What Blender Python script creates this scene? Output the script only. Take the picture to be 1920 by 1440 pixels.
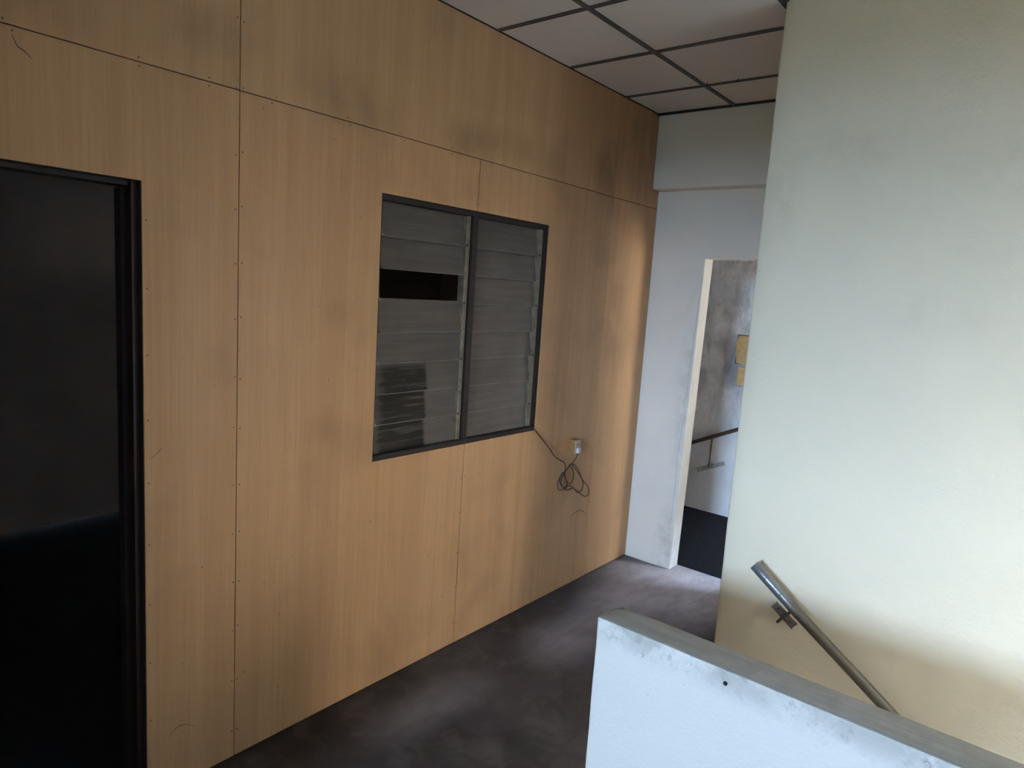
import bpy, bmesh, math, random
from mathutils import Vector, Matrix, noise

for o in list(bpy.data.objects):
    bpy.data.objects.remove(o, do_unlink=True)
scene = bpy.context.scene
COL = scene.collection
random.seed(7)

# ------------------------------------------------------------------ camera
cam_data = bpy.data.cameras.new('camera')
cam = bpy.data.objects.new('camera', cam_data)
COL.objects.link(cam)
cam_data.sensor_fit = 'HORIZONTAL'
cam_data.sensor_width = 36.0
cam_data.lens = 1264.49 / 1920 * 36.0
cam_data.clip_start = 0.02
right = Vector((0.63402667, -0.77054512, 0.06534828)).normalized()
down = Vector((-0.06571614, -0.13788581, -0.9882656))
fwd = right.cross(down).normalized()
up = (-fwd.cross(right) * -1.0).normalized()
up = right.cross(fwd).normalized()
mw = Matrix((right, up, -fwd)).transposed().to_4x4()
mw.translation = Vector((-1.22365, -2.23632, 1.84145))
cam.matrix_world = mw
scene.camera = cam

# ------------------------------------------------------------------ world, daylight, exposure
world = bpy.data.worlds.new('sky')
scene.world = world
world.use_nodes = True
wn = world.node_tree
wn.nodes.clear()
bg = wn.nodes.new('ShaderNodeBackground')
bg.inputs['Color'].default_value = (0.45, 0.68, 1.0, 1)
bg.inputs['Strength'].default_value = 190.0
wo = wn.nodes.new('ShaderNodeOutputWorld')
wn.links.new(bg.outputs[0], wo.inputs[0])

# opening in the end wall of the hall behind the viewer: x = WX
WX = -6.5
WY0, WY1, WZ0, WZ1 = -3.0, -1.8, 1.75, 2.97
# added second opening, unseen, lighting the boards from the long wall (behind the viewer's right shoulder)
SX0, SX1, SZ0, SZ1 = 0.88, 1.53, 0.85, 1.98
YS = -3.8
pl = bpy.data.lights.new('daylight_portal', 'AREA')
pl.shape = 'RECTANGLE'
pl.size = WZ1 - WZ0
pl.size_y = WY1 - WY0
pl.cycles.is_portal = True
po = bpy.data.objects.new('daylight_portal', pl)
COL.objects.link(po)
po.location = (WX - 0.2, (WY0 + WY1) / 2, (WZ0 + WZ1) / 2)
po.rotation_euler = (0, -math.pi / 2, 0)
pl2 = bpy.data.lights.new('daylight_portal_south', 'AREA')
pl2.shape = 'RECTANGLE'
pl2.size = SX1 - SX0
pl2.size_y = SZ1 - SZ0
pl2.cycles.is_portal = True
po2 = bpy.data.objects.new('daylight_portal_south', pl2)
COL.objects.link(po2)
po2.location = ((SX0 + SX1) / 2, YS - 0.2, (SZ0 + SZ1) / 2)
po2.rotation_euler = (math.pi / 2, 0, 0)
# sun behind the building: it only reaches the street and the added house front across it
sun = bpy.data.lights.new('sun', 'SUN')
sun.energy = 425.0
sun.angle = 0.01
sun.color = (1.0, 0.87, 0.63)
suno = bpy.data.objects.new('sun', sun)
COL.objects.link(suno)
suno.location = (8, 8, 20)
suno.rotation_euler = Vector((0.05, -1.0, -0.41)).to_track_quat('-Z', 'Y').to_euler()

vs = scene.view_settings
vs.view_transform = 'Standard'
vs.look = 'None'
vs.exposure = -0.08
vs.gamma = 1.0
vs.use_curve_mapping = False

# ------------------------------------------------------------------ material helpers
class NT:
    def __init__(self, name):
        self.m = bpy.data.materials.new(name)
        self.m.use_nodes = True
        self.t = self.m.node_tree
        self.t.nodes.clear()
        self.out = self.t.nodes.new('ShaderNodeOutputMaterial')
        self.b = self.t.nodes.new('ShaderNodeBsdfPrincipled')
        self.t.links.new(self.b.outputs[0], self.out.inputs[0])
        self.geo = self.t.nodes.new('ShaderNodeNewGeometry')
        self.pos = self.geo.outputs['Position']
    def put(self, sock, v):
        if hasattr(v, 'is_linked') or isinstance(v, bpy.types.NodeSocket):
            self.t.links.new(v, sock)
        else:
            if isinstance(v, tuple) and len(v) == 3 and sock.type == 'RGBA':
                v = v + (1,)
            sock.default_value = v
    def map(self, scale, loc=(0, 0, 0), src=None):
        n = self.t.nodes.new('ShaderNodeMapping')
        self.put(n.inputs['Vector'], src or self.pos)
        n.inputs['Scale'].default_value = scale
        self.put(n.inputs['Location'], loc)
        return n.outputs[0]
    def noise(self, vec, scale, detail=4, rough=0.55, dist=0.0):
        n = self.t.nodes.new('ShaderNodeTexNoise')
        self.put(n.inputs['Vector'], vec)
        n.inputs['Scale'].default_value = scale
        n.inputs['Detail'].default_value = detail
        n.inputs['Roughness'].default_value = rough
        n.inputs['Distortion'].default_value = dist
        return n.outputs['Fac']
    def ramp(self, fac, lo, hi, a=0.0, b=1.0, smooth=True):
        n = self.t.nodes.new('ShaderNodeMapRange')
        n.interpolation_type = 'SMOOTHSTEP' if smooth else 'LINEAR'
        self.put(n.inputs[0], fac)
        n.inputs[1].default_value = lo; n.inputs[2].default_value = hi
        n.inputs[3].default_value = a; n.inputs[4].default_value = b
        return n.outputs[0]
    def math(self, op, a, b=0.0):
        n = self.t.nodes.new('ShaderNodeMath')
        n.operation = op
        self.put(n.inputs[0], a); self.put(n.inputs[1], b)
        return n.outputs[0]
    def mix(self, fac, a, b, mode='MIX'):
        n = self.t.nodes.new('ShaderNodeMix')
        n.data_type = 'RGBA'; n.blend_type = mode
        self.put(n.inputs[0], fac)
        self.put(n.inputs[6], a); self.put(n.inputs[7], b)
        return n.outputs[2]
    def sep(self, src=None):
        n = self.t.nodes.new('ShaderNodeSeparateXYZ')
        self.put(n.inputs[0], src or self.pos)
        return n.outputs
    def blob(self, c, r, axes=(1, 1, 1), soft=0.1):
        """1 at the middle of a stain at c, 0 beyond r (anisotropic)"""
        s = tuple((1.0 / r[i]) if r[i] else 0.0 for i in range(3))
        v = self.map(s, tuple(-c[i] * s[i] for i in range(3)))
        n = self.t.nodes.new('ShaderNodeVectorMath')
        n.operation = 'LENGTH'
        self.put(n.inputs[0], v)
        return self.ramp(n.outputs['Value'], soft, 1.0, 1.0, 0.0)
    def bump(self, h, strength, dist=0.01):
        n = self.t.nodes.new('ShaderNodeBump')
        n.inputs['Strength'].default_value = strength
        n.inputs['Distance'].default_value = dist
        self.put(n.inputs['Height'], h)
        self.put(self.b.inputs['Normal'], n.outputs[0])
    def done(self, color, rough=0.6, metal=0.0, spec=0.5):
        self.put(self.b.inputs['Base Color'], color)
        self.put(self.b.inputs['Roughness'], rough)
        self.put(self.b.inputs['Metallic'], metal)
        self.put(self.b.inputs['Specular IOR Level'], spec)
        return self.m

def plain(name, col, rough=0.6, metal=0.0, var=0.15, scale=25, bump=0.0, spec=0.5):
    n = NT(name)
    f = n.ramp(n.noise(n.pos, scale, 4), 0.3, 0.7)
    c = n.mix(f, tuple(v * (1 - var) for v in col), tuple(min(1, v * (1 + var)) for v in col))
    if bump:
        n.bump(n.noise(n.pos, scale * 4, 4), bump, 0.003)
    return n.done(c, rough, metal, spec)

# ---- materials
def m_wood():
    n = NT('beech_laminate')
    oi = n.t.nodes.new('ShaderNodeObjectInfo')
    sh = n.t.nodes.new('ShaderNodeCombineXYZ')
    n.put(sh.inputs[0], n.math('MULTIPLY', oi.outputs['Random'], 40.0))
    n.put(sh.inputs[2], n.math('MULTIPLY', oi.outputs['Random'], 7.0))
    v = n.map((75, 75, 1.3), sh.outputs[0])
    g1 = n.noise(v, 1.0, 5, 0.6, 0.4)
    v2 = n.map((9, 9, 0.35), sh.outputs[0])
    g2 = n.noise(v2, 1.0, 3, 0.5, 1.2)
    v3 = n.map((260, 260, 7))
    g3 = n.noise(v3, 1.0, 2)
    c = n.mix(n.ramp(g1, 0.3, 0.7), (0.595, 0.322, 0.145), (0.655, 0.368, 0.178))
    c = n.mix(n.ramp(g2, 0.35, 0.7, 0, 0.5), c, (0.50, 0.255, 0.120))
    c = n.mix(n.ramp(g3, 0.58, 0.75, 0, 0.35), c, (0.35, 0.17, 0.075))
    c = n.mix(n.math('MULTIPLY', oi.outputs['Random'], 0.35), c, (0.605, 0.37, 0.185))
    # greasy smudges
    s = n.ramp(n.noise(n.pos, 2.3, 3, 0.5, 0.3), 0.5, 0.8, 0, 0.32)
    c = n.mix(s, c, (0.20, 0.115, 0.065))
    sm = n.ramp(n.noise(n.map((7, 7, 3)), 1.0, 4, 0.6, 0.5), 0.25, 0.7, 0.25, 1.0)
    for (x, z, rx, rz, k) in ((0.40, 2.53, 0.30, 0.16, .45), (1.12, 2.51, 0.26, 0.14, .5), (2.30, 2.58, 0.22, 0.2, .55),
                              (0.37, 1.25, 0.16, 0.11, .3), (0.44, 1.70, 0.14, 0.10, .25), (2.57, 1.83, 0.16, 0.2, .35),
                              (2.62, 1.5, 0.22, 0.3, .25), (2.0, 1.9, 0.25, 0.3, .2), (-0.12, 2.6, 0.25, 0.12, .4),
                              (-0.6, 2.55, 0.25, 0.2, .4), (1.5, 2.55, 0.5, 0.12, .3), (1.3, 0.45, 0.3, 0.25, .25),
                              (2.75, 2.75, 0.45, 0.4, .45), (1.95, 1.35, 0.12, 0.5, .2)):
        b = n.blob((x, 0, z), (rx, 0, rz))
        c = n.mix(n.math('MULTIPLY', n.math('MULTIPLY', b, sm), k * 0.85), c, (0.12, 0.066, 0.042))
    # fine specks of dirt
    sp = n.ramp(n.noise(n.pos, 38, 2, 0.5), 0.73, 0.78, 0, 0.6)
    c = n.mix(sp, c, (0.13, 0.07, 0.04))
    n.bump(g1, 0.05, 0.002)
    return n.done(c, n.ramp(g2, 0.3, 0.7, 0.42, 0.55), 0, 0.35)

def m_plaster(name, base, stain, sc=1.7, amt=0.5, dirt=None, bump=0.5, big=0.0):
    n = NT(name)
    a = n.noise(n.pos, sc, 5, 0.55, 0.4)
    c = n.mix(n.ramp(a, 0.45, 0.78, 0, amt), base, stain)
    p = n.noise(n.pos, 26, 4, 0.6)
    c = n.mix(n.ramp(p, 0.70, 0.76, 0, 0.25), c, stain)
    if dirt:
        for (cc, rr, k) in dirt:
            b = n.blob(cc, rr)
            w = n.ramp(n.noise(n.pos, 9, 5, 0.65), 0.3, 0.65)
            c = n.mix(n.math('MULTIPLY', n.math('MULTIPLY', b, w), k), c, tuple(v * 0.45 for v in stain))
    h = n.math('ADD', n.math('MULTIPLY', n.noise(n.pos, 9, 5, 0.6), 1.0), n.math('MULTIPLY', n.noise(n.pos, 90, 3, 0.6), 0.22))
    n.bump(h, bump, 0.012)
    return n.done(c, 0.62, 0, 0.3)

def m_floor():
    n = NT('stained_cement_screed')
    a = n.noise(n.pos, 1.5, 6, 0.6, 0.8)
    b = n.noise(n.pos, 5.5, 6, 0.65, 0.4)
    s = n.noise(n.map((3, 11, 1)), 1.0, 6, 0.7, 0.3)
    c = n.mix(n.ramp(a, 0.3, 0.7), (0.036, 0.028, 0.025), (0.078, 0.060, 0.052))
    c = n.mix(n.ramp(b, 0.46, 0.72, 0, 0.6), c, (0.118, 0.094, 0.083))
    c = n.mix(n.ramp(s, 0.55, 0.8, 0, 0.35), c, (0.15, 0.125, 0.125))
    # round marks left along the wall
    for (x, y, r) in ((1.55, -0.62, 0.15), (1.23, -0.55, 0.13), (0.9, -0.52, 0.18), (2.05, -0.42, 0.15)):
        k = n.blob((x, y, 0), (r, r * 0.85, 0), soft=0.75)
        c = n.mix(n.math('MULTIPLY', k, 0.45), c, (0.075, 0.055, 0.055))
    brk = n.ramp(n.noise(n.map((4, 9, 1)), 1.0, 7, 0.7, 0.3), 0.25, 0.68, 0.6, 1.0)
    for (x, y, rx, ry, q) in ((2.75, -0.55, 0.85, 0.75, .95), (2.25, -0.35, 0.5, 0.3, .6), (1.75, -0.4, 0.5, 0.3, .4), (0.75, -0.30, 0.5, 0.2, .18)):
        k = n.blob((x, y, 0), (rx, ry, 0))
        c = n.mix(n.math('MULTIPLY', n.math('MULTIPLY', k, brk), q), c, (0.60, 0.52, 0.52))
    sp = n.ramp(n.noise(n.pos, 30, 2), 0.74, 0.78, 0, 0.7)
    c = n.mix(sp, c, (0.03, 0.022, 0.025))
    n.bump(n.noise(n.pos, 30, 5, 0.6), 0.15, 0.01)
    return n.done(c, n.ramp(a, 0.3, 0.7, 0.7, 0.85), 0, 0.2)

def m_glass():
    n = NT('dusty_louvre_glass')
    v = n.map((2.5, 2.5, 38))
    d = n.noise(v, 1.0, 4, 0.55)
    d2 = n.noise(n.pos, 3.0, 3)
    dust = n.math('ADD', n.ramp(d, 0.3, 0.7, 0.78, 0.84), n.ramp(d2, 0.3, 0.7, -0.06, 0.08))
    # streaky, more transparent patch on the lowest blades of one bay
    xs = n.sep()
    wv = n.ramp(n.noise(n.map((3, 3, 55)), 1.0, 4, 0.65), 0.35, 0.72, 0.0, 0.5)
    box = n.math('MULTIPLY', n.ramp(xs[0], 0.945, 0.975, 1, 0), n.ramp(xs[2], 1.44, 1.50, 1, 0))
    box = n.math('MULTIPLY', box, n.ramp(xs[0], 0.63, 0.74, 0.3, 1))
    box = n.math('MULTIPLY', box, n.math('SUBTRACT', 1.0, wv))
    dust = n.math('MULTIPLY', dust, n.math('SUBTRACT', 1.0, n.math('MULTIPLY', box, 0.88)))
    tr = n.t.nodes.new('ShaderNodeBsdfTransparent')
    tr.inputs[0].default_value = (0.22, 0.24, 0.24, 1)
    gl = n.t.nodes.new('ShaderNodeBsdfGlossy')
    gl.inputs['Roughness'].default_value = 0.12
    fr = n.t.nodes.new('ShaderNodeFresnel')
    fr.inputs[0].default_value = 1.5
    m1 = n.t.nodes.new('ShaderNodeMixShader')
    n.put(m1.inputs[0], fr.outputs[0]); n.put(m1.inputs[1], tr.outputs[0]); n.put(m1.inputs[2], gl.outputs[0])
    m2 = n.t.nodes.new('ShaderNodeMixShader')
    n.put(m2.inputs[0], dust); n.put(m2.inputs[1], m1.outputs[0]); n.put(m2.inputs[2], n.b.outputs[0])
    n.t.links.new(m2.outputs[0], n.out.inputs[0])
    n.done(n.mix(n.ramp(d, 0.3, 0.7), (0.138, 0.117, 0.102), (0.160, 0.137, 0.121)), 0.38, 0, 0.4)
    return n.m

def m_farwall():
    n = NT('mould_stained_plaster')
    a = n.noise(n.pos, 3.2, 8, 0.65, 0.6)
    b = n.noise(n.map((1, 6, 2.2)), 1.3, 6, 0.65, 0.9)
    zz = n.sep()[2]
    upm = n.ramp(zz, 0.55, 1.1, 0.18, 1.0)
    c = n.mix(n.math('MULTIPLY', n.ramp(a, 0.34, 0.68), upm), (0.92, 0.90, 0.92), (0.52, 0.51, 0.535))
    c = n.mix(n.math('MULTIPLY', n.ramp(b, 0.42, 0.72, 0, 0.8), upm), c, (0.33, 0.32, 0.34))
    sp = n.ramp(n.noise(n.pos, 21, 4, 0.7), 0.66, 0.72, 0, 0.75)
    c = n.mix(n.math('MULTIPLY', sp, upm), c, (0.05, 0.047, 0.045))
    n.bump(n.noise(n.pos, 25, 5, 0.6), 0.2, 0.01)
    return n.done(c, 0.75, 0, 0.2)

def m_parapet():
    n = NT('white_painted_plaster_parapet')
    zz = n.sep()[2]
    a = n.noise(n.pos, 6.5, 6, 0.62, 0.5)
    near = n.ramp(zz, 0.745, 0.846, 0, 1)
    c = n.mix(n.math('MULTIPLY', n.ramp(a, 0.36, 0.62, 0, 0.75), near), (0.82, 0.74, 0.645), (0.44, 0.40, 0.35))
    g = n.noise(n.pos, 30, 5, 0.7)
    c = n.mix(n.math('MULTIPLY', n.ramp(g, 0.52, 0.66, 0, 0.5), near), c, (0.33, 0.31, 0.28))
    sp = n.ramp(n.noise(n.pos, 34, 2), 0.735, 0.77, 0, 0.6)
    c = n.mix(sp, c, (0.42, 0.45, 0.47))
    # bare cement on the worn top
    v = n.map((3, 1.2, 1)); st = n.noise(n.map((55, 2.0, 8)), 1.0, 5, 0.65, 0.5)
    st = n.math('ADD', n.math('MULTIPLY', st, 0.5), n.math('MULTIPLY', n.noise(n.pos, 14, 5, 0.65), 0.5))
    t = n.mix(n.ramp(st, 0.35, 0.65), (0.27, 0.25, 0.23), (0.36, 0.335, 0.31))
    t = n.mix(n.ramp(n.noise(n.pos, 4.0, 4), 0.4, 0.7, 0, 0.5), t, (0.30, 0.275, 0.215))
    t = n.mix(n.ramp(n.noise(n.map((90, 2.5, 1)), 1.0, 3, 0.6), 0.68, 0.74, 0, 0.45), t, (0.12, 0.105, 0.10))
    nz = n.sep(n.geo.outputs['Normal'])[2]
    e = n.math('ADD', nz, n.math('MULTIPLY', n.math('SUBTRACT', n.noise(n.pos, 22, 4, 0.65), 0.5), 0.6))
    c = n.mix(n.ramp(e, 0.42, 0.62), c, t)
    h = n.math('ADD', n.noise(n.pos, 10, 5, 0.6), n.math('MULTIPLY', n.noise(n.pos, 80, 3), 0.25))
    n.bump(h, 0.4, 0.012)
    return n.done(c, 0.6, 0, 0.3)

def m_pipe():
    n = NT('tarnished_galvanised_steel')
    a = n.noise(n.pos, 30, 5, 0.65)
    yy = n.sep()[1]
    low_shade = n.math('ADD', n.ramp(yy, -1.62, -1.46, 0.85, 0.1), n.math('MULTIPLY', n.math('SUBTRACT', a, 0.5), 0.9))  # lower length browner: its shade put into the colour, over random tarnish
    c = n.mix(n.ramp(low_shade, 0.2, 0.75), (0.20, 0.205, 0.205), (0.105, 0.09, 0.07))
    ch = n.ramp(n.noise(n.pos, 45, 2), 0.69, 0.73, 0, 0.85)
    c = n.mix(ch, c, (0.03, 0.026, 0.024))
    n.bump(n.noise(n.pos, 60, 4), 0.12, 0.003)
    return n.done(c, n.ramp(low_shade, 0.2, 0.8, 0.33, 0.55), 0.5, 0.5)

M = dict(
    wood=m_wood(),
    core=plain('dark_partition_core', (0.035, 0.022, 0.014), 0.8),
    frame=plain('dark_brown_timber', (0.020, 0.010, 0.0085), 0.6, var=0.25, scale=18),
    jamb=plain('dark_red_brown_timber', (0.030, 0.009, 0.006), 0.5, var=0.25, scale=14),
    glass=m_glass(),
    edge=plain('lit_glass_edge', (0.175, 0.152, 0.135), 0.5, var=0.25, scale=12),
    alu=plain('grimy_aluminium', (0.27, 0.215, 0.15), 0.5, 0.2, var=0.25, scale=22),
    clip=plain('rusty_clip_metal', (0.075, 0.058, 0.042), 0.6, 0.3, var=0.4, scale=80),
    white=m_plaster('white_painted_plaster', (0.91, 0.81, 0.70), (0.76, 0.67, 0.57), 1.6, 0.4,
                    dirt=(((2.95, -0.30, 0.12), (0.5, 0.12, 0.4), .4), ((2.95, -0.33, 1.2), (0.5, 0.10, 1.0), .25))),
    column=m_plaster('cream_white_plaster', (0.81, 0.71, 0.54), (0.70, 0.61, 0.46), 1.3, 0.4,
                     dirt=(((1.6, -1.50, 2.45), (0.4, 0.25, 0.14), .16), ((1.6, -1.28, 2.25), (0.4, 0.12, 0.35), .18), ((1.6, -1.85, 1.85), (0.4, 0.25, 0.12), .12),
                           ((1.6, -2.05, 2.35), (0.4, 0.4, 0.14), .14))),
    hall=m_plaster('hall_wall_plaster', (0.62, 0.60, 0.56), (0.50, 0.47, 0.43), 1.3, 0.5),
    room=plain('dim_room_wall_paint', (0.58, 0.47, 0.40), 0.8, var=0.06, scale=3),
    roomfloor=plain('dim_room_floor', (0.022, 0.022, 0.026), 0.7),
    parapet=m_parapet(),
    floor=m_floor(),
    landing=plain('dark_landing_floor', (0.010, 0.009, 0.011), 0.9, spec=0.08, var=0.3, scale=40, bump=0.1),
    far=m_farwall(),
    tile=m_plaster('ceiling_board', (0.88, 0.79, 0.71), (0.75, 0.67, 0.60), 2.2, 0.4, bump=0.06),
    tee=plain('dark_brown_ceiling_grid', (0.085, 0.070, 0.058), 0.5, var=0.3, scale=20),
    gap=plain('dark_shadow_angle', (0.022, 0.02, 0.02), 0.7),
    pipe=m_pipe(),
    bracket=plain('weathered_bracket_steel', (0.175, 0.155, 0.135), 0.55, 0.5, var=0.35, scale=70, bump=0.2),
    rod=plain('dark_rod_steel', (0.05, 0.045, 0.032), 0.5, 0.4, var=0.3, scale=60),
    hole=plain('dark_hole', (0.01, 0.012, 0.012), 0.9),
    rail=plain('red_brown_rail_paint', (0.085, 0.035, 0.028), 0.5, var=0.3, scale=30),
    post=plain('olive_grey_rail_post', (0.11, 0.10, 0.075), 0.6, var=0.4, scale=40),
    patch=plain('grey_cement_patch', (0.36, 0.36, 0.37), 0.8, var=0.2, scale=30),
    plastic=plain('yellowed_plastic', (0.50, 0.34, 0.15), 0.45, var=0.12, scale=30),
    cream=plain('cream_plastic', (0.62, 0.53, 0.37), 0.45, var=0.08),
    tan=plain('brown_socket_box', (0.36, 0.17, 0.055), 0.5, var=0.2, scale=40),
    plug=plain('white_plug', (0.72, 0.70, 0.68), 0.4, var=0.06),
    cable=plain('brown_flex', (0.040, 0.024, 0.015), 0.5, var=0.2, scale=50),
    mark=plain('scuff_mark', (0.16, 0.09, 0.055), 0.8, var=0.3, scale=60),
    nail=plain('nail_head', (0.10, 0.05, 0.03), 0.6, var=0.3, scale=60),
    house=plain('bounce_front_render', (0.12, 0.117, 0.108), 0.9, scale=0.6),
    hedge=plain('sky_block_green', (0.05, 0.07, 0.04), 0.9, scale=2.0),
    ground=plain('street_ground', (0.11, 0.08, 0.05), 0.9, scale=0.5),
)

# ------------------------------------------------------------------ object helpers
def link(name, me, mat=None, parent=None):
    o = bpy.data.objects.new(name, me)
    COL.objects.link(o)
    if me is not None and mat is not None:
        if not me.materials:
            me.materials.append(mat)
    if parent is not None:
        o.parent = parent
    return o
def struct(o, label=None, cat=None):
    o['kind'] = 'structure'
    if label: o['label'] = label
    if cat: o['category'] = cat
    return o
def tag(o, label, cat, group=None):
    o['label'] = label; o['category'] = cat
    if group: o['group'] = group
    return o
def empty(name, loc=(0, 0, 0)):
    o = bpy.data.objects.new(name, None)
    o.empty_display_size = 0.1
    COL.objects.link(o)
    o.location = loc
    return o
def finish(bm, name, smooth=False):
    me = bpy.data.meshes.new(name)
    bmesh.ops.recalc_face_normals(bm, faces=bm.faces)
    if smooth:
        for f in bm.faces: f.smooth = True
    bm.to_mesh(me); bm.free()
    return me
def add_box(bm, a, b, bevel=0.0, rot=None, piv=None):
    lo = Vector([min(a[i], b[i]) for i in range(3)]); hi = Vector([max(a[i], b[i]) for i in range(3)])
    r = bmesh.ops.create_cube(bm, size=1.0)
    vs_ = r['verts']
    for v in vs_:
        v.co = Vector(((lo[i] + hi[i]) / 2 + v.co[i] * (hi[i] - lo[i])) for i in range(3))
    if rot is not None:
        for v in vs_: v.co = rot @ (v.co - piv) + piv
    if bevel > 0:
        es = list({e for v in vs_ for e in v.link_edges})
        bmesh.ops.bevel(bm, geom=es, offset=bevel, segments=2, affect='EDGES', profile=0.7)
def box(name, a, b, mat, parent=None, bevel=0.0):
    bm = bmesh.new(); add_box(bm, a, b, bevel)
    return localise(link(name, finish(bm, name), mat, parent))
def boxes(name, lst, mat, parent=None, bevel=0.0):
    bm = bmesh.new()
    for a, b in lst: add_box(bm, a, b, bevel)
    return localise(link(name, finish(bm, name), mat, parent))
def localise(o):
    """put the origin of a mesh built in world space at the middle of its base"""
    vsx = [v.co for v in o.data.vertices]
    mn = Vector([min(v[i] for v in vsx) for i in range(3)]); mx = Vector([max(v[i] for v in vsx) for i in range(3)])
    c = Vector(((mn.x + mx.x) / 2, (mn.y + mx.y) / 2, mn.z))
    o.data.transform(Matrix.Translation(-c))
    p = Vector((0, 0, 0))
    q = o.parent
    while q is not None:
        p = p + q.location; q = q.parent
    o.location = c - p
    return o
def prism(name, poly, y0, y1, mat, parent=None, bevel=0.0):
    """outline in (x, z) with thickness from y0 to y1"""
    bm = bmesh.new()
    f = bm.faces.new([bm.verts.new((x, y0, z)) for x, z in poly])
    r = bmesh.ops.extrude_face_region(bm, geom=[f])
    for v in [g for g in r['geom'] if isinstance(g, bmesh.types.BMVert)]: v.co.y = y1
    if bevel:
        bmesh.ops.bevel(bm, geom=list(bm.edges), offset=bevel, segments=1, affect='EDGES')
    return localise(link(name, finish(bm, name), mat, parent))
def tube(bm, pts, r, seg=10, caps=True):
    pts = [Vector(p) for p in pts]
    rings = []
    t = (pts[1] - pts[0]).normalized()
    u = t.orthogonal().normalized()
    for i, p in enumerate(pts):
        if i == 0: tt = (pts[1] - pts[0])
        elif i == len(pts) - 1: tt = (pts[-1] - pts[-2])
        else: tt = (pts[i + 1] - pts[i - 1])
        tt.normalize()
        u = (u - tt * u.dot(tt)).normalized()
        w = tt.cross(u)
        rings.append([bm.verts.new(p + (u * math.cos(2 * math.pi * k / seg) + w * math.sin(2 * math.pi * k / seg)) * r) for k in range(seg)])
    for a, b in zip(rings, rings[1:]):
        for k in range(seg):
            f = bm.faces.new((a[k], a[(k + 1) % seg], b[(k + 1) % seg], b[k])); f.smooth = True
    if caps:
        bm.faces.new(rings[0][::-1]); bm.faces.new(rings[-1])
    return rings
def catmull(pts, n=6):
    P = [Vector(p) for p in pts]; out = []
    for i in range(len(P) - 1):
        a = P[max(i - 1, 0)]; b = P[i]; c = P[i + 1]; d = P[min(i + 2, len(P) - 1)]
        for k in range(n):
            t = k / n
            out.append(0.5 * ((2 * b) + (c - a) * t + (2 * a - 5 * b + 4 * c - d) * t * t + (3 * b - a - 3 * c + d) * t ** 3))
    out.append(P[-1]); return out
def rough_box(name, lo, hi, mat, parent=None, r=0.008, seg=0.05, amp=0.0025, warp=None):
    """hand-trowelled block: rounded arrises, slightly uneven faces"""
    bm = bmesh.new()
    axes = []
    for i in range(3):
        L = hi[i] - lo[i]
        n = max(1, int((L - 2 * r) / seg))
        ax = [0, r * .35, r] + [r + (L - 2 * r) * k / n for k in range(1, n)] + [L - r, L - r * .35, L]
        axes.append([lo[i] + v for v in ax])
    cache = {}
    inner_lo = [lo[i] + r for i in range(3)]; inner_hi = [hi[i] - r for i in range(3)]
    def vert(p):
        k = tuple(round(v, 5) for v in p)
        if k not in cache:
            q = Vector([min(max(p[i], inner_lo[i]), inner_hi[i]) for i in range(3)])
            d = Vector(p) - q
            if d.length > 1e-9: d.normalize()
            w = q + d * r
            nn = noise.noise(w * 3.1) * 0.9 + noise.noise(w * 11.0 + Vector((5, 2, 1))) * 0.5 + noise.noise(w * 31.0) * 0.25
            w = w + d * nn * amp
            if warp: w = warp(w)
            cache[k] = bm.verts.new(w)
        return cache[k]
    for i in range(3):
        a, b = (i + 1) % 3, (i + 2) % 3
        for side in (lo[i], hi[i]):
            for ja in range(len(axes[a]) - 1):
                for jb in range(len(axes[b]) - 1):
                    ps = []
                    for da, db in ((0, 0), (1, 0), (1, 1), (0, 1)):
                        p = [0, 0, 0]; p[i] = side; p[a] = axes[a][ja + da]; p[b] = axes[b][jb + db]
                        ps.append(vert(p))
                    try: bm.faces.new(ps)
                    except ValueError: pass
    return localise(link(name, finish(bm, name, True), mat, parent))

# ------------------------------------------------------------------ dimensions
XE = 2.975        # end wall face
CZ = 3.033        # ceiling height
SEAM = 2.44       # top of the full-height boards
DX0, DX1, DZ = -1.154, -0.314, 2.097          # doorway in the partition
LX0, LX1, LZ0, LZ1 = 0.62, 1.78, 1.065, 2.20  # louvre window
CX = 1.6          # face of the cream wall
CY = -1.21        # its corner
PX0, PX1, PY, PZ = 0.522, 0.646, -1.232, 0.85 # parapet

# ------------------------------------------------------------------ floor (with the stairwell left open)
fl = struct(boxes('floor', [((WX, YS, -0.15), (PX1, 0.088, -0.0001)), ((PX1, PY - 0.05, -0.15), (XE + 0.127, 0.088, -0.0001))], M['floor']),
            'stained dark grey cement floor', 'floor')
lf = struct(box('floor', (XE + 0.127, -2.6, -0.2), (4.47, 1.4, -0.004), M['landing']), 'dark landing floor beyond the end doorway', 'floor')
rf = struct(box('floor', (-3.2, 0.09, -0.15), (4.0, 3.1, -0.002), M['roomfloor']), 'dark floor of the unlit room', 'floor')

# ------------------------------------------------------------------ wood partition
wl = struct(boxes('wall_left', [
    ((WX, 0.007, 0), (DX0, 0.085, CZ)), ((DX0, 0.007, DZ), (DX1, 0.085, CZ)), ((DX1, 0.007, 0), (LX0, 0.085, CZ)),
    ((LX0, 0.007, 0), (LX1, 0.085, LZ0)), ((LX0, 0.007, LZ1), (LX1, 0.085, CZ)), ((LX1, 0.007, 0), (XE + 0.12, 0.085, CZ))],
    M['core']), 'beech-look boarded partition wall', 'wall')
G = 0.0016
def rect(x0, x1, z0, z1): return [(x0 + G, z0 + G), (x1 - G, z0 + G), (x1 - G, z1 - G), (x0 + G, z1 - G)]
zb = 0.006
panels = []
panels.append([(DX1, zb), (-G, zb), (-G, SEAM - G), (-1.2 + G, SEAM - G), (-1.2 + G, zb), (DX0, zb), (DX0, DZ), (DX1, DZ)])
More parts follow.
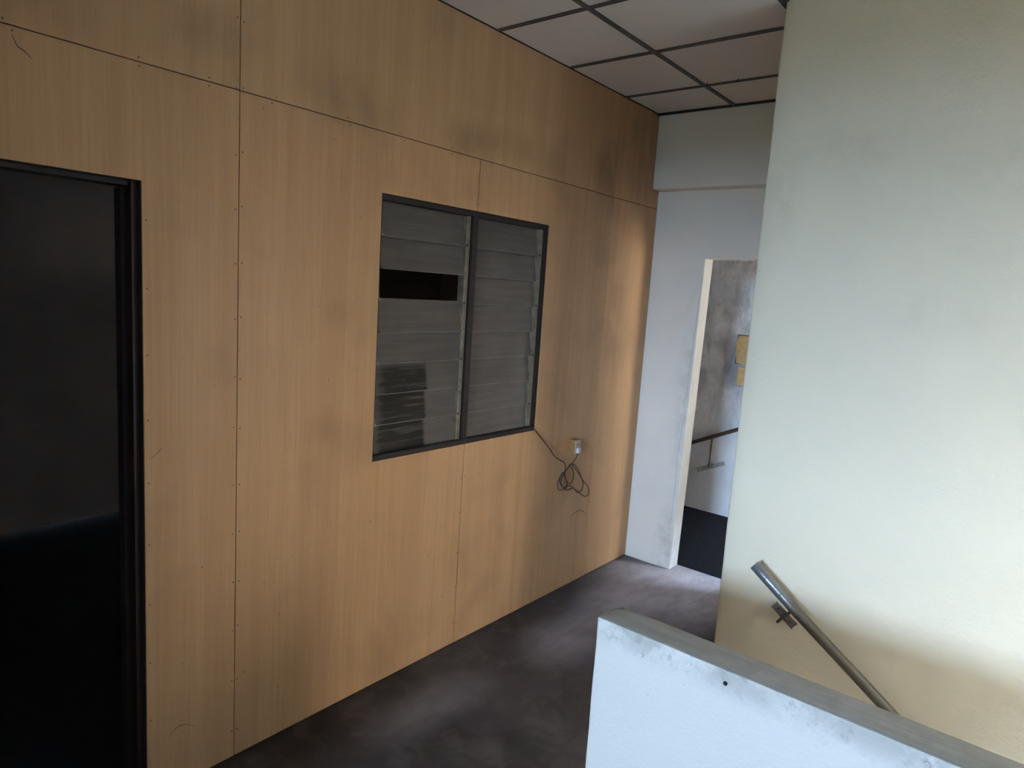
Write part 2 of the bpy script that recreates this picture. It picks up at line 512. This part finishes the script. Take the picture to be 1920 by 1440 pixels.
panels.append([(G, zb), (1.2 - G, zb), (1.2 - G, LZ0), (LX0, LZ0), (LX0, LZ1), (1.2 - G, LZ1), (1.2 - G, SEAM - G), (G, SEAM - G)])
panels.append([(1.2 + G, zb), (2.405 - G, zb), (2.405 - G, SEAM - G), (1.2 + G, SEAM - G), (1.2 + G, LZ1), (LX1, LZ1), (LX1, LZ0), (1.2 + G, LZ0)])
panels.append(rect(2.405, XE, zb, SEAM))
for k in range(1, 5): panels.append(rect(-1.2 * (k + 1), -1.2 * k, zb, SEAM))
panels.append(rect(WX, -6.0, zb, SEAM))
panels.append(rect(2.405, XE, SEAM, CZ))
panels.append(rect(0, 2.405, SEAM, CZ))
panels.append(rect(-2.4, 0, SEAM, CZ)); panels.append(rect(WX, -2.4, SEAM, CZ))
for k, p in enumerate(panels):
    y = 0.0 + (0.0008 if k in (1, 8) else 0.0)
    prism('panel', p, y, 0.007, M['wood'], wl, bevel=0.0006)

# nail heads along the joints
bm = bmesh.new()
def nail(x, z, r=0.0028):
    m = Matrix.Translation((x, -0.0002, z)) @ Matrix.Rotation(math.pi / 2, 4, 'X')
    bmesh.ops.create_cone(bm, cap_ends=True, segments=8, radius1=r, radius2=r * .8, depth=0.0012, matrix=m)
for xs in (0.0, 1.2, 2.405):
    z = 0.12
    while z < 3.0:
        if not (xs == 1.2 and (1.03 < z < 2.23 or z > 2.44)):
            for s in (-1, 1): nail(xs + s * (0.009 + random.random() * .004), z + random.uniform(-.01, .01))
        z += random.uniform(0.17, 0.24)
x = -0.65
while x < 2.9:
    for s in (-1, 1): nail(x + random.uniform(-.02, .02), SEAM + s * 0.012)
    x += random.uniform(0.2, 0.32)
for z in [0.3 + .21 * k for k in range(9)]: nail(DX1 + 0.012, z)
for k in range(26): nail(random.uniform(-.25, 2.9), random.choice((random.uniform(.1, 1.0), random.uniform(2.25, 2.95))), random.uniform(.0015, .003))
nl = localise(link('nail_heads', finish(bm, 'nail_heads'), M['nail'], wl)); nl['kind'] = 'stuff'
# scuff marks, thin and dry on the boards
def scuff(pts, w):
    bm = bmesh.new(); pts = catmull([(a, 0, b) for a, b in pts], 5); prev = None
    n = len(pts)
    for i, p in enumerate(pts):
        t = (pts[min(i + 1, n - 1)] - pts[max(i - 1, 0)]).normalized()
        q = Vector((-t.z, 0, t.x)) * w * (0.35 + math.sin(math.pi * (i + .5) / n))
        a = bm.verts.new(p + q + Vector((0, -.0005, 0))); b = bm.verts.new(p - q + Vector((0, -.0005, 0)))
        c = bm.verts.new(p + q + Vector((0, .0003, 0))); d = bm.verts.new(p - q + Vector((0, .0003, 0)))
        if prev:
            bm.faces.new((prev[0], a, b, prev[1])); bm.faces.new((prev[0], prev[2], c, a)); bm.faces.new((prev[1], b, d, prev[3]))
        prev = (a, b, c, d)
    localise(link('scuff_mark', finish(bm, 'scuff_mark'), M['mark'], wl))
scuff([(2.22, 0.436), (2.234, 0.464), (2.274, 0.476), (2.323, 0.476), (2.369, 0.455), (2.402, 0.42)], 0.0018)
scuff([(-0.242, 0.201), (-0.229, 0.221), (-0.208, 0.231), (-0.18, 0.225), (-0.149, 0.202)], 0.0009)
scuff([(-0.633, 2.42), (-0.622, 2.393), (-0.607, 2.384), (-0.589, 2.369)], 0.0012)
scuff([(-0.299, 1.219), (-0.279, 1.234), (-0.259, 1.253)], 0.0007)

# ------------------------------------------------------------------ doorway in the partition
d1 = struct(empty('door_1', ((DX0 + DX1) / 2, 0.05, 0)), 'open doorway with dark red-brown frame in the boarded wall', 'doorway')
box('jamb', (DX1 - 0.020, 0.030, 0), (DX1, 0.12, DZ), M['jamb'], d1, 0.003)
box('jamb', (DX0, 0.030, 0), (DX0 + 0.020, 0.12, DZ), M['jamb'], d1, 0.003)
box('stop', (DX1 - 0.034, 0.075, 0), (DX1 - 0.019, 0.12, DZ - .02), M['frame'], d1, 0.002)
box('stop', (DX0 + 0.019, 0.075, 0), (DX0 + 0.034, 0.12, DZ - .02), M['frame'], d1, 0.002)
box('head', (DX0 + 0.020, 0.045, DZ - 0.016), (DX1 - 0.020, 0.12, DZ), M['frame'], d1, 0.003)

# unlit room behind the partition
struct(box('wall_room_back', (-3.2, 3.07, 0), (4.0, 3.2, 3.5), M['room']))
struct(box('wall_room_end', (4.0, 0.09, 0), (4.1, 3.2, 2.9), M['room']))
struct(box('wall_room_front', (-3.3, 0.09, 0), (-3.2, 3.2, 2.9), M['room']))
struct(box('ceiling', (-3.3, 0.09, 2.9), (4.1, 3.2, 3.0), M['room']), 'ceiling of the unlit room', 'ceiling')

# ------------------------------------------------------------------ louvre window
w1 = struct(empty('window_1', ((LX0 + LX1) / 2, 0.05, LZ0)), 'two-bay glass louvre window in dark timber frame', 'window')
FY0, FY1 = 0.022, 0.085
MX0, MX1 = 1.183, 1.220
box('sill', (LX0, 0.006, LZ0), (LX1, FY1, LZ0 + 0.022), M['frame'], w1, 0.002)
box('head', (LX0, FY0 - .006, LZ1 - 0.024), (LX1, FY1, LZ1), M['frame'], w1, 0.002)
box('jamb', (LX0, FY0, LZ0 + .022), (LX0 + 0.022, FY1, LZ1 - .024), M['frame'], w1, 0.002)
box('jamb', (LX1 - 0.022, FY0 - .01, LZ0 + .022), (LX1, FY1, LZ1 - .024), M['frame'], w1, 0.002)
box('mullion', (MX0, FY0 - .014, LZ0 + .022), (MX1, FY1, LZ1 - .024), M['frame'], w1, 0.003)
pitch = 0.1365
bays = ((LX0 + 0.022, MX0), (MX1, LX1 - 0.022))
for bi, (bx0, bx1) in enumerate(bays):
    for side in (0, 1):
        cx = bx0 + 0.010 if side == 0 else bx1 - 0.010
        box('louvre_channel', (cx - .0095, 0.030, LZ0 + .023), (cx - .0055 if side == 0 else cx + .0095, 0.070, LZ1 - .026), M['alu'], w1, 0.001)
        if side == 1:
            box('channel_lip', (cx + .0035, 0.024, LZ0 + .023), (cx + .0095, 0.031, LZ1 - .026), M['alu'], w1, 0.001)
    for k in range(8):
        if bi == 0 and k == 2:
            missing = True
        else:
            missing = False
        zc = LZ1 - 0.095 - k * pitch
        piv = Vector(((bx0 + bx1) / 2, 0.050, zc))
        tilt = math.radians(9.0 + random.uniform(-1.2, 1.2))
        rot = Matrix.Rotation(-tilt, 3, 'X')
        if not missing:
            bm = bmesh.new()
            add_box(bm, (bx0 + 0.012, 0.0475, zc - 0.075), (bx1 - 0.014, 0.0525, zc + 0.075), 0.0012, rot, piv)
            bl = localise(link('louvre_blade', finish(bm, 'louvre_blade'), M['glass'], w1))
            bm = bmesh.new()
            add_box(bm, (bx0 + 0.013, 0.0468, zc - 0.0756), (bx1 - 0.015, 0.0500, zc - 0.0722), 0.0, rot, piv)  # paler strip: light caught by the glass edge, put into the colour
            localise(link('lit_edge', finish(bm, 'lit_edge'), M['edge'], bl))
        for side in (0, 1):
            cx = bx0 + 0.008 if side == 0 else bx1 - 0.012
            bm = bmesh.new()
            add_box(bm, (cx - 0.003, 0.041, zc - 0.062), (cx + 0.003, 0.059, zc + 0.055), 0.0008, rot, piv)
            add_box(bm, (cx - 0.0045, 0.036, zc - 0.076), (cx + 0.0045, 0.05, zc - 0.066), 0.0008, rot, piv)
            localise(link('clip', finish(bm, 'clip'), M['clip'] if (k + side) % 2 else M['alu'], w1))

# ------------------------------------------------------------------ end wall with opening, beam
struct(rough_box('wall_back', (XE, -0.36, -0.002), (XE + 0.125, 0.02, 2.6), M['white'], r=0.007, amp=0.0016,
                 warp=lambda w: Vector((w.x, w.y - (0.030 * (w.z / 2.12 - 0.35) if w.y < -0.2 else 0), w.z))), 'white plastered end wall beside the opening', 'wall')
struct(rough_box('wall_back_lintel', (XE + .0005, -1.3, 2.122), (XE + 0.1245, -0.33, 2.6), M['white'], r=0.006, amp=0.0014))
struct(rough_box('wall_back_return', (XE + .0005, -1.35, -0.002), (XE + 0.1245, -1.13, 2.2), M['white'], r=0.006, amp=0.0014))
tr1 = struct(rough_box('trim_1', (2.878, -1.35, 2.556), (XE + 0.12, -0.0015, CZ + .05), M['white'], r=0.008, amp=0.0018), 'white plastered beam across the corridor end', 'beam')
# a hairline crack beside the opening
bm = bmesh.new()
cp = catmull([(XE - .0012, y + .004 * math.sin(9 * z), z) for y, z in ((-0.372, 2.002), (-0.362, 1.864), (-0.36, 1.725), (-0.356, 1.549), (-0.343, 1.37), (-0.343, 1.227), (-0.325, 1.181), (-0.344, 1.1), (-0.335, 0.935), (-0.327, 0.747), (-0.326, 0.523), (-0.322, 0.313))], 4)
tube(bm, [p + Vector((0, random.uniform(-.002, .002), 0)) for p in cp], 0.0009, 5)
localise(link('crack', finish(bm, 'crack'), M['patch'], bpy.data.objects['wall_back']))

# ------------------------------------------------------------------ stair lobby beyond the opening
struct(rough_box('wall_far', (4.45, -2.6, -0.3), (4.6, 1.4, 3.4), M['far'], r=0.006, seg=0.1), 'mould-stained grey plaster wall beyond the end doorway', 'wall')
struct(boxes('wall_lobby_right', [((XE + .05, -2.75, -0.2), (3.45, -2.6, 3.4)), ((4.2, -2.75, -0.2), (4.5, -2.6, 3.4)), ((3.45, -2.75, -0.2), (4.2, -2.6, 1.1)), ((3.45, -2.75, 2.2), (4.2, -2.6, 3.4))], M['hall']))
struct(box('wall_lobby_left', (XE + .126, 1.2, -0.2), (4.45, 1.35, 3.4), M['far']))
struct(box('ceiling', (XE + .126, -2.6, 3.3), (4.45, 1.35, 3.4), M['hall']), 'lobby ceiling', 'ceiling')

fr = tag(empty('handrail', (4.41, 0.0, 0.0)), 'red-brown sloping handrail on the mould-stained wall beyond the doorway', 'handrail')
ry0, rz0, sl = 0.219, 0.585, (0.767 - 0.577) / (-0.172 - 0.219)
def rz(y): return rz0 + (y - ry0) * sl
bm = bmesh.new()
a = Vector((4.385, 0.75, rz(0.75))); b = Vector((4.385, -1.6, rz(-1.6)))
L = (b - a).length; ang = math.atan2(b.z - a.z, b.y - a.y)
mid = (a + b) / 2
add_box(bm, mid - Vector((.02, L / 2, .012)), mid + Vector((.02, L / 2, .012)), 0.005, Matrix.Rotation(ang, 3, 'X'), mid)
localise(link('rail', finish(bm, 'rail'), M['rail'], fr))
bm = bmesh.new()
m2_ = mid + Vector((0.0, 0, .017))
add_box(bm, m2_ - Vector((.014, L / 2, .005)), m2_ + Vector((.014, L / 2, .005)), 0.002, Matrix.Rotation(ang, 3, 'X'), m2_)
localise(link('rail_cap', finish(bm, 'rail_cap'), M['rod'], fr))
for yb in (0.012, -0.95):
    zt = rz(yb) - .012
    box('post', (4.375, yb - .008, zt - 0.245), (4.395, yb + .008, zt), M['post'], fr, 0.002)
    box('post_return', (4.375, yb - .008, zt - 0.255), (4.452, yb + .008, zt - 0.238), M['post'], fr, 0.002)
    bm = bmesh.new()
    c0 = Vector((4.443, yb + .005, zt - 0.262))
    add_box(bm, c0 - Vector((.012, .13, .016)), c0 + Vector((.012, .13, .016)), 0.004, Matrix.Rotation(ang, 3, 'X'), c0)
    localise(link('wall_plate', finish(bm, 'wall_plate'), M['patch'], fr))

# yellowed boxes beside the opening, half hidden by the cream wall
eb = tag(empty('electrical_box', (4.42, -0.2, 1.34)), 'yellowed bulging electrical box on the wall beyond the doorway, upper of two', 'box')
prof = [(-0.098, 1.585), (-0.088, 1.53), (-0.085, 1.47), (-0.089, 1.41), (-0.100, 1.352), (-0.30, 1.335), (-0.312, 1.41), (-0.316, 1.47), (-0.312, 1.53), (-0.30, 1.588)]
bm = bmesh.new()
f = bm.faces.new([bm.verts.new((4.452, y - .015, z)) for y, z in prof])
r_ = bmesh.ops.extrude_face_region(bm, geom=[f])
for v in [g for g in r_['geom'] if isinstance(g, bmesh.types.BMVert)]:
    v.co.x = 4.40; 
bmesh.ops.bevel(bm, geom=[e for e in bm.edges if abs(e.verts[0].co.x - 4.40) < 1e-4 and abs(e.verts[1].co.x - 4.40) < 1e-4], offset=0.006, segments=2, affect='EDGES')
localise(link('cover', finish(bm, 'cover'), M['plastic'], eb))
box('seam', (4.425, -0.335, 1.345), (4.43, -0.0975, 1.593), M['rod'], eb)
sb = tag(empty('switch_box', (4.42, -0.2, 1.16)), 'tan switch box with its lit side coloured pale, on the wall beyond the doorway, lower of two', 'box')
box('body', (4.425, -0.29, 1.164), (4.452, -0.118, 1.325), M['cream'], sb, 0.003)  # body coloured paler than the front plate to give its lit side
box('front_plate', (4.405, -0.292, 1.166), (4.426, -0.138, 1.323), M['plastic'], sb, 0.003)

# ------------------------------------------------------------------ cream wall beside the stair
wr = struct(rough_box('wall_right', (CX, YS, -2.6), (XE + 0.05, CY, CZ + 0.05), M['column'], r=0.010, seg=0.045, amp=0.0026), 'cream-white plastered wall beside the stairwell', 'wall')

# ------------------------------------------------------------------ ceiling grid
cl = struct(box('ceiling', (WX, YS, CZ + 0.05), (XE + .12, 0.0, CZ + 0.15), M['gap']), 'suspended board ceiling with dark grid', 'ceiling')
ylines = [0.0, -0.505, -1.19, -1.80, -2.41, -3.02, -3.63, YS]
xlines = [2.878, 2.447, 1.851, 1.262]
while xlines[-1] - 0.6 > WX: xlines.append(xlines[-1] - 0.6)
xlines.append(WX)
tile_me = {}
for j in range(len(ylines) - 1):
    for i in range(len(xlines) - 1):
        x1, x0, y1, y0 = xlines[i], xlines[i + 1], ylines[j], ylines[j + 1]
        if j >= 2 and x0 > CX - 0.05: continue
        if j >= 2: x1 = min(x1, CX)
        k = (round(x1 - x0, 3), round(y1 - y0, 3))
        if k not in tile_me:
            bm = bmesh.new(); add_box(bm, (-(x1 - x0) / 2 + .002, -(y1 - y0) / 2 + .002, 0), ((x1 - x0) / 2 - .002, (y1 - y0) / 2 - .002, 0.012), 0.0)
            tile_me[k] = finish(bm, 'ceiling_tile')
        o = link('ceiling_tile', tile_me[k], M['tile'], cl)
        o.location = Vector(((x0 + x1) / 2, (y0 + y1) / 2, CZ + random.uniform(0.0, 0.0015))) - cl.location
T = 0.012
for y in ylines[1:-1]:
    xe = 2.878 if y > -1.1 else CX
    if y == -1.19:
        box('grid_bar', (WX, CY - 0.012, CZ - 0.004), (2.878, y + .002, CZ + 0.05), M['gap'], cl)
    else:
        box('grid_bar', (WX, y - T, CZ - 0.006), (xe, y + T, CZ - 0.0015), M['tee'], cl)
        box('grid_shadow_line', (WX, y - T + .001, CZ - 0.0016), (xe, y - T + .004, CZ + .001), M['gap'], cl)  # dark strip drawn as the shadow line along the bar
for x in xlines[1:-1]:
    for j in range(len(ylines) - 1):
        if j >= 2 and x > CX: continue
        box('cross_bar', (x - T, ylines[j + 1] + T, CZ - 0.005), (x + T, ylines[j] - (T if j else 0), CZ - 0.0013), M['tee'], cl)
        box('cross_shadow_line', (x + T - .005, ylines[j + 1] + T, CZ - 0.0055), (x + T + .001, ylines[j] - (T if j else 0), CZ + .001), M['gap'], cl)  # dark strip drawn as the shadow line beside the cross bar
box('edge_angle', (2.862, CY, CZ - 0.012), (2.8785, 0, CZ + .002), M['gap'], cl)
for hx, hy in ((2.405, -0.535), (2.425, -0.70)):
    bm = bmesh.new()
    tube(bm, [(hx, hy, CZ + .002), (hx, hy, CZ - .012), (hx - .004, hy, CZ - .016), (hx - .008, hy, CZ - .012)], 0.0022, 6)
    localise(link('wire_hook', finish(bm, 'wire_hook'), M['gap'], cl))
box('edge_angle', (WX, -0.006, CZ - 0.004), (2.878, -0.0003, CZ + .004), M['gap'], cl)

# ------------------------------------------------------------------ hall shell behind the viewer
struct(box('wall_added_pier', (-1.60, -0.85, 0), (-1.45, 0.0, CZ), M['hall']), 'added unseen pier that shades the near boards', 'wall')  # unseen pier, added to keep the end-window light off the near boards
struct(boxes('wall_south', [((WX, YS - 0.15, -2.6), (SX0, YS, CZ + .1)), ((SX1, YS - 0.15, -2.6), (CX + .1, YS, CZ + .1)),
                            ((SX0, YS - 0.15, -2.6), (SX1, YS, SZ0)), ((SX0, YS - 0.15, SZ1), (SX1, YS, CZ + .1))], M['hall']), 'plain plastered hall wall', 'wall')
w3 = struct(empty('window_added', ((SX0 + SX1) / 2, YS - .08, SZ0)), 'added unseen opening that fills the boards with daylight', 'window')  # unseen window, added to light the boards and the stair side
box('sill', (SX0, YS - .12, SZ0), (SX1, YS - .03, SZ0 + .03), M['frame'], w3)
box('head', (SX0, YS - .12, SZ1 - .03), (SX1, YS - .03, SZ1), M['frame'], w3)
for k in range(2):
    xx = SX0 + (SX1 - SX0 - .035) * k
    box('mullion', (xx, YS - .12, SZ0 + .03), (xx + .035, YS - .03, SZ1 - .03), M['frame'], w3)
struct(boxes('wall_front', [((WX - .15, YS - .15, -0.2), (WX, WY0, CZ + .1)), ((WX - .15, WY1, -0.2), (WX, 0.09, CZ + .1)),
                            ((WX - .15, WY0, -0.2), (WX, WY1, WZ0)), ((WX - .15, WY0, WZ1), (WX, WY1, CZ + .1))], M['hall']), 'hall end wall with daylight opening', 'wall')
w2 = struct(empty('window_2', (WX - .08, (WY0 + WY1) / 2, WZ0)), 'open daylight window at the hall end', 'window')
box('sill', (WX - .12, WY0, WZ0), (WX - .03, WY1, WZ0 + .03), M['frame'], w2)
box('head', (WX - .12, WY0, WZ1 - .03), (WX - .03, WY1, WZ1), M['frame'], w2)
for k in range(3):
    yy = WY0 + (WY1 - WY0 - .035) * k / 2
    box('mullion', (WX - .12, yy, WZ0 + .03), (WX - .03, yy + .035, WZ1 - .03), M['frame'], w2)
struct(box('ground', (-120, -120, -4.4), (120, 120, -4.2), M['ground']), 'street level ground outside', 'ground')
struct(box('wall_bounce_front', (-16, -13.0, -4.2), (14, -12.0, 9.0), M['house']), 'added house front that bounces sunlight into the side opening', 'house')  # unseen, added to throw warm sunlight back through the side opening
struct(box('wall_sky_block', (-23.0, -30, -4.2), (-22.0, 20, 3.1), M['hedge']), 'added dark hedge bank that blocks the low sky', 'hedge')  # unseen, added to cut off the low sky at the hall-end window
# solid bulk of the building above the ceiling keeps the sun off the interior
struct(box('ceiling_slab', (WX - .3, YS - .2, 3.45), (4.8, 3.4, 3.7), M['hall']))

# ------------------------------------------------------------------ parapet and stair
def pw(w):
    # the far top corner of the end is knocked off
    if w.z > PZ - 0.03 and w.x > PX1 - 0.035 and w.y > PY - 0.06:
        w.y -= 0.022 * (w.x - (PX1 - 0.035)) / 0.035
    return w
pa = struct(rough_box('wall_parapet', (PX0, YS, -0.05), (PX1, PY, PZ), M['parapet'], r=0.006, seg=0.03, amp=0.0028, warp=pw), 'white stair parapet with worn cement top', 'parapet')
bm = bmesh.new()
bmesh.ops.create_cone(bm, cap_ends=True, segments=18, radius1=0.0062, radius2=0.005, depth=0.004, matrix=Matrix.Translation((PX0 - .0012, -1.649, 0.812)) @ Matrix.Rotation(math.pi / 2, 4, 'Y'))
localise(link('drill_hole', finish(bm, 'drill_hole'), M['hole'], pa))
for (yy, zz, rr) in ((-2.128, 0.822, .007), (-1.395, .79, .004)):
    bm = bmesh.new()
    pts = [(PX0 - .0008, yy + rr * math.cos(t) * (1 + .2 * math.sin(3 * t)), zz + 1.2 * rr * math.sin(t)) for t in [0.3 + k * .45 for k in range(11)]]
    tube(bm, pts, 0.0011, 5)
    localise(link('chip_mark', finish(bm, 'chip_mark'), M['patch'], pa))
struct(box('wall_light_baffle', (PX0 + .004, YS, PZ - .01), (PX1 - .004, -2.45, CZ + .05), M['hall']), 'added partition above the parapet that narrows the side light', 'wall')  # unseen baffle, added to hold the side window's light off the left boards
st = struct(empty('staircase', ((PX1 + CX) / 2, PY - .05, 0)), 'stair descending behind the parapet', 'stairs')
for k in range(9):
    y1 = PY - 0.05 - k * 0.25
    box('step', (PX1, y1 - 0.26, -0.18 * (k + 1) - 0.14), (CX, y1, -0.18 * (k + 1)), M['floor'], st)
struct(box('wall_stairwell', (PX0 + .01, YS, -2.6), (PX1 - .002, PY - .05, -0.04), M['hall']))

# ------------------------------------------------------------------ steel handrail on the cream wall
hr = tag(empty('handrail', (1.56, -1.5, 0.0)), 'tarnished steel pipe handrail descending on the cream wall above the parapet', 'handrail')
HX = 1.515
p0 = Vector((HX, -1.375, 0.782)); dr = Vector((0, -0.808, -0.589)).normalized()
p1 = p0 + dr * 2.4
bm = bmesh.new()
R0, RI = 0.0215, 0.0180
uu = Vector((1, 0, 0)); ww = dr.cross(uu)
def ring(p, r): return [bm.verts.new(p + (uu * math.cos(2 * math.pi * k / 28) + ww * math.sin(2 * math.pi * k / 28)) * r) for k in range(28)]
bend = lambda t: Vector((0, 0.004 * math.sin(t * 7), 0))
outer = [ring(p0, R0 - .001), ring(p0 + dr * .0012, R0)] + [ring(p0 + dr * (0.08 * k) + bend(.08 * k) * (1 if k < 20 else 0), R0) for k in range(1, 31)]
inner = [ring(p0, RI), ring(p0 + dr * 0.012, RI)]
def strip(a, b, sm=True):
    for k in range(28):
        f = bm.faces.new((a[k], a[(k + 1) % 28], b[(k + 1) % 28], b[k])); f.smooth = sm
for a, b in zip(outer, outer[1:]): strip(a, b)
strip(outer[0], inner[0], False); strip(inner[0], inner[1])
bm.faces.new(inner[1]); bm.faces.new(outer[-1])
localise(link('pipe', finish(bm, 'pipe'), M['pipe'], hr))
bm = bmesh.new()
bmesh.ops.create_cone(bm, cap_ends=True, segments=28, radius1=RI - .0004, radius2=RI - .0004, depth=0.004,
                      matrix=Matrix.Translation(p0 + dr * 0.009) @ dr.to_track_quat('Z', 'Y').to_matrix().to_4x4())
localise(link('end_plug', finish(bm, 'end_plug'), M['hole'], hr))
for sft in (0.0, 1.15):
    off = dr * sft
    pc = Vector((CX - .0035, -1.495, 0.577)) + off
    rotp = Matrix.Rotation(math.atan2(dr.z, dr.y), 3, 'X')
    bm = bmesh.new(); add_box(bm, pc - Vector((.004, .055, .0165)), pc + Vector((.004, .055, .0165)), 0.0025, rotp, pc)
    plt = localise(link('bracket_plate', finish(bm, 'bracket_plate'), M['bracket'], hr))
    for s in (-1, 1):
        bm = bmesh.new()
        bmesh.ops.create_cone(bm, cap_ends=True, segments=12, radius1=.0065, radius2=.004, depth=.005,
                              matrix=Matrix.Translation(pc + dr * (s * .033) + Vector((-.005, 0, 0))) @ Matrix.Rotation(-math.pi / 2, 4, 'Y'))
        sc = localise(link('screw', finish(bm, 'screw'), M['rod'], plt))
        sc.location = sc.matrix_basis.translation - Vector((0, 0, 0))
    q = Vector((HX - .012, -1.495, 0.577)) + off
    t_end = q + Vector((0.012, -0.589, 0.808)) * 0.0
    perp = Vector((0, dr.z, -dr.y)) ; perp = perp if perp.z > 0 else -perp
    bm = bmesh.new()
    tube(bm, [pc, q + Vector((.012, 0, 0)), q + Vector((.004, 0, .0015)), q + Vector((0.001, perp.y * .006, .0015 + perp.z * .006)), q + perp * .07 + Vector((.010, 0, 0))], 0.0052, 12)
    localise(link('bracket_rod', finish(bm, 'bracket_rod'), M['rod'], hr))

# ------------------------------------------------------------------ socket and coiled flex
so = tag(empty('power_socket', (2.165, -0.0, 0.885)), 'small brown and cream surface socket on the boarded wall near the corner', 'socket')
box('back_box', (2.140, -0.040, 0.883), (2.193, -0.0002, 0.965), M['tan'], so, 0.002)
fp = box('face_plate', (2.141, -0.045, 0.884), (2.192, -0.040, 0.964), M['cream'], so, 0.002)
box('switch', (2.160, -0.048, 0.934), (2.170, -0.0445, 0.946), M['tan'], so, 0.001)
cb = tag(empty('coiled_cable', (2.15, -0.02, 0.58)), 'dark brown flex hanging in a loose coil below the wall socket', 'cable')
cpts = [(1.7729, -0.004, 1.0693), (1.8165, -0.0089, 1.0273), (1.8933, -0.0191, 0.9562), (1.9433, -0.026, 0.9026), (1.9636, -0.0202, 0.889), (2.0131, -0.0212, 0.861), (2.0425, -0.0302, 0.8456), (2.068, -0.0297, 0.8223), (2.0851, -0.0208, 0.7885), (2.071, -0.0236, 0.7625), (2.0347, -0.0318, 0.7451), (2.0403, -0.0269, 0.7141), (2.0822, -0.02, 0.6755), (2.1137, -0.0267, 0.6564), (2.1558, -0.0318, 0.661), (2.1976, -0.0238, 0.6478), (2.2351, -0.0207, 0.6181), (2.2567, -0.0295, 0.6193), (2.2813, -0.0304, 0.6434), (2.2941, -0.0214, 0.6692), (2.2657, -0.0228, 0.7083), (2.199, -0.0315, 0.7618), (2.147, -0.0278, 0.809), (2.1352, -0.0201, 0.8141), (2.0965, -0.0258, 0.7941), (2.0543, -0.032, 0.7786), (2.031, -0.0247, 0.7474), (2.0384, -0.0204, 0.7161), (2.0571, -0.0287, 0.6889), (2.097, -0.0309, 0.6737), (2.1135, -0.022, 0.6994), (2.0894, -0.0221, 0.7428), (2.067, -0.031, 0.7746), (2.1026, -0.0286, 0.8002), (2.1395, -0.0203, 0.8004), (2.1585, -0.0249, 0.777), (2.1632, -0.032, 0.7484), (2.1671, -0.0256, 0.7068), (2.152, -0.0201, 0.6902), (2.1077, -0.0279, 0.7084), (2.0788, -0.0314, 0.7436), (2.0623, -0.0227, 0.7767), (2.0279, -0.0215, 0.744), (2.0015, -0.0305, 0.719), (2.017, -0.0294, 0.6806), (2.0716, -0.0206, 0.6663), (2.111, -0.024, 0.684), (2.1479, -0.0319, 0.6773), (2.1904, -0.0265, 0.6515), (2.241, -0.02, 0.6251), (2.2688, -0.0271, 0.6012), (2.3185, -0.0317, 0.5772), (2.3667, -0.0235, 0.5809), (2.3729, -0.0209, 0.6066), (2.3218, -0.0298, 0.656), (2.2748, -0.0301, 0.6916), (2.2535, -0.0211, 0.7302), (2.2085, -0.0232, 0.7814), (2.1577, -0.0316, 0.8129), (2.1357, -0.0274, 0.814), (2.1560, -0.03, 0.8307), (2.163, -0.042, 0.858), (2.163, -0.052, 0.889)]
bm = bmesh.new()
tube(bm, catmull(cpts, 5), 0.0030, 8)
localise(link('flex', finish(bm, 'flex'), M['cable'], cb))
bm = bmesh.new(); add_box(bm, (2.150, -0.062, 0.887), (2.178, -0.0455, 0.918), 0.004)
localise(link('plug', finish(bm, 'plug'), M['plug'], cb))
